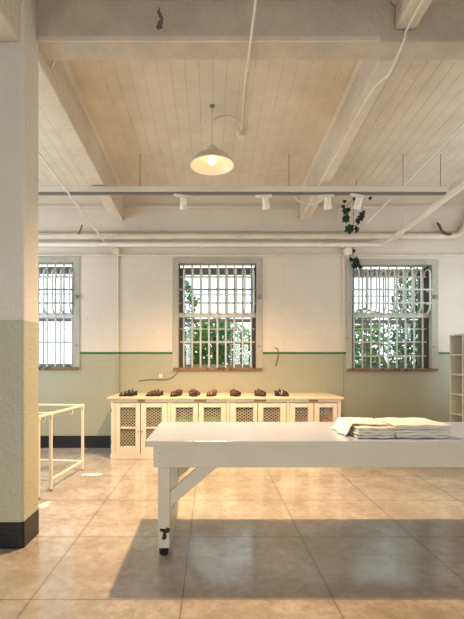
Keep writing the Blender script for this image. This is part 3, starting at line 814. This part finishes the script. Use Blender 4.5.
WY = BACK-.075
def wall_pts(px0, px1, py, Y): return [P(px0, py, Y), P(px1, py, Y)]
a, b = wall_pts(-30, 446, 236.4, WY); a.x = XL
cpl = [(P(q, 236.4, WY), P(q+3, 236.4, WY)) for q in (110, 236, 300, 395)]
bend = [b, P(454, 236, WY), P(459, 234, WY), P(463, 229, WY), P(470, 216, WY), P(474, 190, WY)]
pipe('wall_pipe', [a] + smooth_path(bend, 4), .052, M['pipe'], 'thick cream pipe along the back wall, uppermost, bending up at right', couplings=cpl, cl_r=1.12)
a, b = wall_pts(-30, 384, 244.6, WY-.01); a.x = XL
d_end = Vector((2.72, 3.2, EYE+2.18))
cpl = [(P(q, 244.6, WY-.01), P(q+4, 244.6, WY-.01)) for q in (92, 200, 318, 341)]
pA = P(384, 244.6, WY-.01)
dirv = (P(464, 184.5, 4.85)-pA)
pts = [a, pA-Vector((.06, 0, 0)), pA+dirv.normalized()*.06, pA+dirv*1.6]
cc = pA+dirv*.27
pipe('wall_pipe', pts, .038, M['pipew'], 'white pipe along the back wall under the thick one, turning towards the viewer', couplings=cpl+[(cc, cc+dirv.normalized()*.05)], cl_r=1.2)
a, b = wall_pts(-30, 470, 255, BACK-.03); a.x = XL; b.x = XR
pipe('wall_conduit', [a, b], .016, M['pipe'], 'thin conduit along the back wall just above the window tops', 'conduit')
a, b = wall_pts(-30, 470, 231.2, BACK-.02); a.x = XL; b.x = XR
pipe('wall_conduit', [a, b], .012, M['pipe'], 'thin conduit along the back wall above the thick pipe', 'conduit')
# slanting conduit at left
A = P(38, 152, 4.9); B = P(103.5, 240.5, 6.9); dv = (A-B)
pipe('slanting_conduit', [B, A, B+dv*1.12], .014, M['pipew'], 'cream conduit slanting from the ceiling to the wall pipes at left', 'conduit')
A = P(464, 123, 5.0); B = P(366, 224, 6.95); dv = A-B
pipe('slanting_conduit', [B, A], .014, M['pipew'], 'thin pale conduit slanting down behind the track at right', 'conduit')
# vertical conduit on the wall at left of the cabinet
v0, v1 = P(118, 252, BACK-.018), P(118, 396, BACK-.018); v1.z = CT+.02
pipe('wall_conduit', [v0, v1], .013, M['wall'], origin=(0,0,0), label= 'vertical conduit down the wall to the left end of the cabinet', cat='conduit', couplings=[(P(118, 336, BACK-.018), P(118, 339, BACK-.018))], cl_r=1.6)
q = P(117.3, 252, BACK)
tag(MB().box(q.x-.05, q.x+.05, BACK-.08, BACK-.001, q.z-.05, q.z+.05).build('junction_box', M['pipe'], bevel=.012), 'square junction box on the wall at the head of the vertical conduit', 'junction box')
q = P(346.5, 252.5, BACK)
tag(MB().lathe([(.0, -.10), (.055, -.097), (.07, -.08), (.07, 0)], (q.x, BACK, q.z), 24, axis=(0, 1, 0)).build('junction_box', M['pipew'], smooth=True), 'round white junction box on the wall above the right window', 'junction box')
v0, v1 = P(343, 256, BACK-.012), P(342.5, 430, BACK-.012)
pipe('wall_conduit', [v0, v1], .009, M['wall'], origin=(0,0,0), label= 'thin painted conduit down the wall left of the right window', cat='conduit')
# wires
Yw = BACK-.008
pipe('wall_wire', smooth_path([P(138, 381, Yw), P(150, 379.5, Yw), P(161, 380, Yw), P(170, 378.5, Yw), P(176, 374, Yw), P(180, 369, Yw)], 5), .006, M['wire'], 'loose wire on the wall below the middle window', 'wire', 6)
q = P(161, 376, BACK)
tag(MB().box(q.x-.03, q.x+.03, BACK-.03, BACK-.001, q.z-.035, q.z+.035).build('wall_socket', M['pipe'], bevel=.006), 'small cream wall box with a wire below the middle window', 'socket')
pipe('wall_wire', smooth_path([P(275, 347.5, Yw), P(277.5, 349, Yw-.02), P(278.3, 353, Yw-.03), P(277.5, 359, Yw-.02), P(275.5, 366, Yw)], 5), .007, M['wire'], 'bent wire hook crossing the green stripe on the wall', 'wire', 6)
# rusty bracket by the right-hand pipe
pipe('pipe_bracket', smooth_path([P(437.5, 223, BACK-.06), P(440, 227, BACK-.1), P(442, 231, BACK-.13), P(447, 234, BACK-.14), P(451, 234, BACK-.13)], 4), .022, M['rust'], 'rusty brown bracket on the thick wall pipe at right', 'bracket', 8)
for a_, b_, lb in (((85, 232, .02), (82, 226, .05), 'dark twig-like hanger on the wall pipes at left'),):
    pipe('pipe_hanger', smooth_path([P(78, 234, BACK-.14), P(80.5, 230, BACK-.14), P(82, 225, BACK-.10)], 3), .012, M['wire'], lb, 'hanger', 6)

# ------------------------------------------------------------------ lighting track
TY = 5.80
z0, z1, zm = P(0, 195, TY).z, P(0, 187, TY).z, P(0, 192.3, TY).z
tx0, tx1 = -3.6, P(447, 0, TY).x
trk = empty('lighting_track', ((tx0+tx1)/2, TY, z0), 'long cream lighting track hung across the room on thin rods', 'track')
MB().box(tx0, tx1, TY-.03, TY+.03, zm, z1).build('beam_channel', M['track'], trk, .004)
MB().box(tx0, tx1-.02, TY-.018, TY+.018, z0, zm).build('track_rail', M['trackin'], trk, .003)
MB().box(tx1-.005, tx1+.008, TY-.032, TY+.032, zm-.004, z1+.003).build('end_cap', M['track'], trk, .003)
for px in (140, 289, 403, 440.5):
    X = P(px, 0, TY).x
    MB().tube([(X, TY, z1), (X, TY, ceil_z(TY))], .005, 8).build('hanger_rod', M['steel'], trk, smooth=True)
# drop rods beyond the track down to the wall pipes
for px, lb in ((279.5, 'thin rod from ceiling to wall pipes between middle and right windows'), (403.5, 'thin rod from ceiling to wall pipes above the right window')):
    X = P(px, 0, 6.9).x
    pipe('pipe_hanger', [(X, 6.9, ceil_z(6.9)), (X, 6.9, P(0, 241, 6.9).z)], .006, M['pipe'], lb, 'hanger', 8)

def make_spot():
    r_ = empty('track_spotlight', (0,0,0), '', 'spotlight')
    MB().box(-.11, .07, -.018, .018, -.022, 0).build('adapter', M['spot'], r_, .004)
    MB().tube([(0, 0, -.02), (0, 0, -.05)], .011, 10).build('stem', M['spot'], r_, smooth=True)
    ax = Vector((.1, .45, -.85)).normalized()
    c = Vector((0, -.005, -.05))
    can = MB().lathe([(.0, -.03), (.03, -.028), (.036, -.015), (.036, .05), (.042, .055), (.042, .10), (.037, .10), (.034, .085)], c, 24, axis=ax)
    keep = [(f, m) for f, m in zip(can.f, can.m) if len(f) <= 4]; can.f = [k[0] for k in keep]; can.m = [k[1] for k in keep]
    co = can.build('can', M['spot'], r_, smooth=True)
    MB().lathe([(.034, .085), (.02, .088), (0, .089)], c, 20, axis=ax).build('lens', M['lens'], co, smooth=True)
    return r_
sp0 = make_spot()
info = [(183.5, 'leftmost spotlight on the track, below the left of the pendant lamp', .3), (265.3, 'second spotlight from left on the track, right of the pendant lamp', -.1), (327.5, 'third spotlight on the track, left of the hanging ivy', -.1), (358.7, 'rightmost spotlight on the track, in front of the hanging ivy', .4)]
spot_pos = []
for i, (px, lb, rz) in enumerate(info):
    o = sp0 if i == 0 else copy_tree(sp0)
    o.location = (P(px, 0, TY).x, TY, z0); o.rotation_euler.z = rz; o.scale = (1.25, 1.25, 1.25)
    o['label'] = lb; o['group'] = 'spotlights on the track'; spot_pos.append(Vector(o.location))
# slack cables at the spots
for pts in ([(190, 195.5, TY+.02), (194, 197, TY+.04), (198, 197.5, TY+.05), (202, 195, TY+.02)], [(294, 195, TY+.03), (298, 200.5, TY+.1), (306, 203.5, TY+.15), (314, 204, TY+.15), (322, 200, TY+.05), (324, 195, TY+.02)]):
    MB().tube(smooth_path([P(*p) for p in pts], 5), .007, 6).build('cable', M['pipew'], trk, smooth=True)

# ------------------------------------------------------------------ ivy
def ivy(name, stems, leaves, label, seed):
    rnd = random.Random(seed)
    root = empty(name, stems[0][0], label, 'ivy')
    st = MB()
    for s_ in stems: st.tube(smooth_path(s_, 4), .004, 6)
    st.build('stem', M['bark'], root, smooth=True)
    lf = MB()
    for p, sz in leaves:
        p = Vector(p); a = rnd.uniform(-.6, .6); tilt = rnd.uniform(-.5, .5)
        out = [(0, 0), (.5, .12), (.42, -.25), (.62, -.5), (.25, -.6), (0, -1), (-.25, -.6), (-.62, -.5), (-.42, -.25), (-.5, .12)]
        sz *= 1.35; vs = [p+Vector((0, -.1*sz, -.35*sz))]
        for u, v in out:
            u2 = u*math.cos(a)-v*math.sin(a); v2 = u*math.sin(a)+v*math.cos(a)
            vs.append(p+Vector((u2*sz*.8, (tilt*u+.25*abs(u))*sz, v2*sz)))
        lf.add(vs, [(0, k+1, (k+1) % 10+1) for k in range(10)])
    lf.build('leaves', M['ivy'], root)
Yi = 6.45
ivy('hanging_ivy', [[P(357, 180, Yi), P(354, 199, Yi), P(353.5, 215, Yi), P(353, 231, Yi)], [P(354, 199, Yi), P(348, 205, Yi), P(346, 214, Yi), P(345.5, 220, Yi)], [P(354, 199, Yi), P(361, 206, Yi), P(362, 214, Yi), P(359, 220, Yi)]],
    [(P(345, 200, Yi), .045), (P(343.5, 205, Yi), .05), (P(346.5, 209, Yi), .085), (P(346, 215, Yi), .10), (P(345, 217, Yi), .08), (P(349, 226, Yi), .10), (P(351.5, 225, Yi), .085), (P(357.5, 227, Yi), .08), (P(361.5, 212, Yi), .085), (P(360.5, 215, Yi), .08), (P(358.5, 219, Yi), .075), (P(364, 210.5, Yi), .045), (P(370, 197, Yi), .04), (P(354, 197.5, Yi), .04), (P(348.5, 208, Yi), .06), (P(350.5, 229, Yi), .06)],
    'dark ivy strand hanging behind the rightmost track spotlight', 4)
Yj = BACK-.06
ivy('climbing_ivy', [[P(353, 246, Yj), P(352.5, 253, Yj), P(355, 260, Yj), P(357, 268, Yj)]],
    [(P(354, 249.5, Yj), .05), (P(350.5, 253, Yj), .05), (P(352, 258, Yj), .06), (P(355, 258, Yj), .075), (P(357.5, 260, Yj), .07), (P(356, 264, Yj), .09), (P(358.5, 264, Yj), .07), (P(360, 266, Yj), .05), (P(354.5, 266, Yj), .05)],
    'green ivy sprig at the top left corner of the right window', 9)

# ------------------------------------------------------------------ light
w = bpy.data.worlds.new('daylight'); scene.world = w; w.use_nodes = True
bg = w.node_tree.nodes['Background']; bg.inputs[0].default_value = (.84, .93, 1.0, 1); bg.inputs[1].default_value = 2.6

def light(name, kind, loc, energy, col, **kw):
    l = bpy.data.lights.new(name, kind); l.energy = energy; l.color = col
    for k, v in kw.items(): setattr(l, k, v)
    o = bpy.data.objects.new(name, l); COL.objects.link(o); o.location = loc; return o
WARM = (1, .62, .30)
o = light('pendant_light', 'SPOT', (LX, LY, LZ+.005), 980, WARM, shadow_soft_size=.05, spot_size=2.35, spot_blend=1.0)
for i, p in enumerate(spot_pos):
    o = light('spot_light', 'SPOT', p+Vector((0, .11, -.215)), 6, (1, .8, .55), spot_size=1.1, spot_blend=.9, shadow_soft_size=.04)
    tgt = Vector((p.x*.9+(.1 if i else -.3), 6.45, .7)); o.rotation_euler = (tgt-o.location).to_track_quat('-Z', 'Y').to_euler()
# added area fill, set inside the made-up openings in the unseen walls
FILL_COL = (.70, .84, 1.0)
def window_light(loc, rot, sx, sy, e):
    o = light('window_daylight', 'AREA', loc, e, FILL_COL, shape='RECTANGLE', size=sx, size_y=sy); o.rotation_euler = rot; return o
window_light((XL+.02, 5.15, 2.1), (PI/2, 0, -PI/2), 2.6, 2.4, 72)
window_light((XR-.02, 5.15, 2.1), (PI/2, 0, PI/2), 2.6, 2.4, 16)
for X in (-2.25, 2.25):
    o = window_light((X, YB+.02, 1.7), (PI/2-.3, 0, 0), 2.6, 1.6, 19); o.data.spread = 1.5; o.data.color = (1, .95, .88)

# ------------------------------------------------------------------ camera
cam = bpy.data.cameras.new('camera'); co = bpy.data.objects.new('camera', cam); COL.objects.link(co)
co.location = (0, 0, EYE); co.rotation_euler = (PI/2, 0, 0)
cam.sensor_fit = 'HORIZONTAL'; cam.sensor_width = 36; cam.lens = F/464*36
cam.shift_x = (232-CX)/464; cam.shift_y = (CY-309.5)/464
cam.clip_start = .05; cam.clip_end = 200
scene.camera = co
vs_ = scene.view_settings
vs_.view_transform = 'Standard'; vs_.look = 'None'; vs_.gamma = 1; vs_.use_curve_mapping = False
vs_.exposure = .17
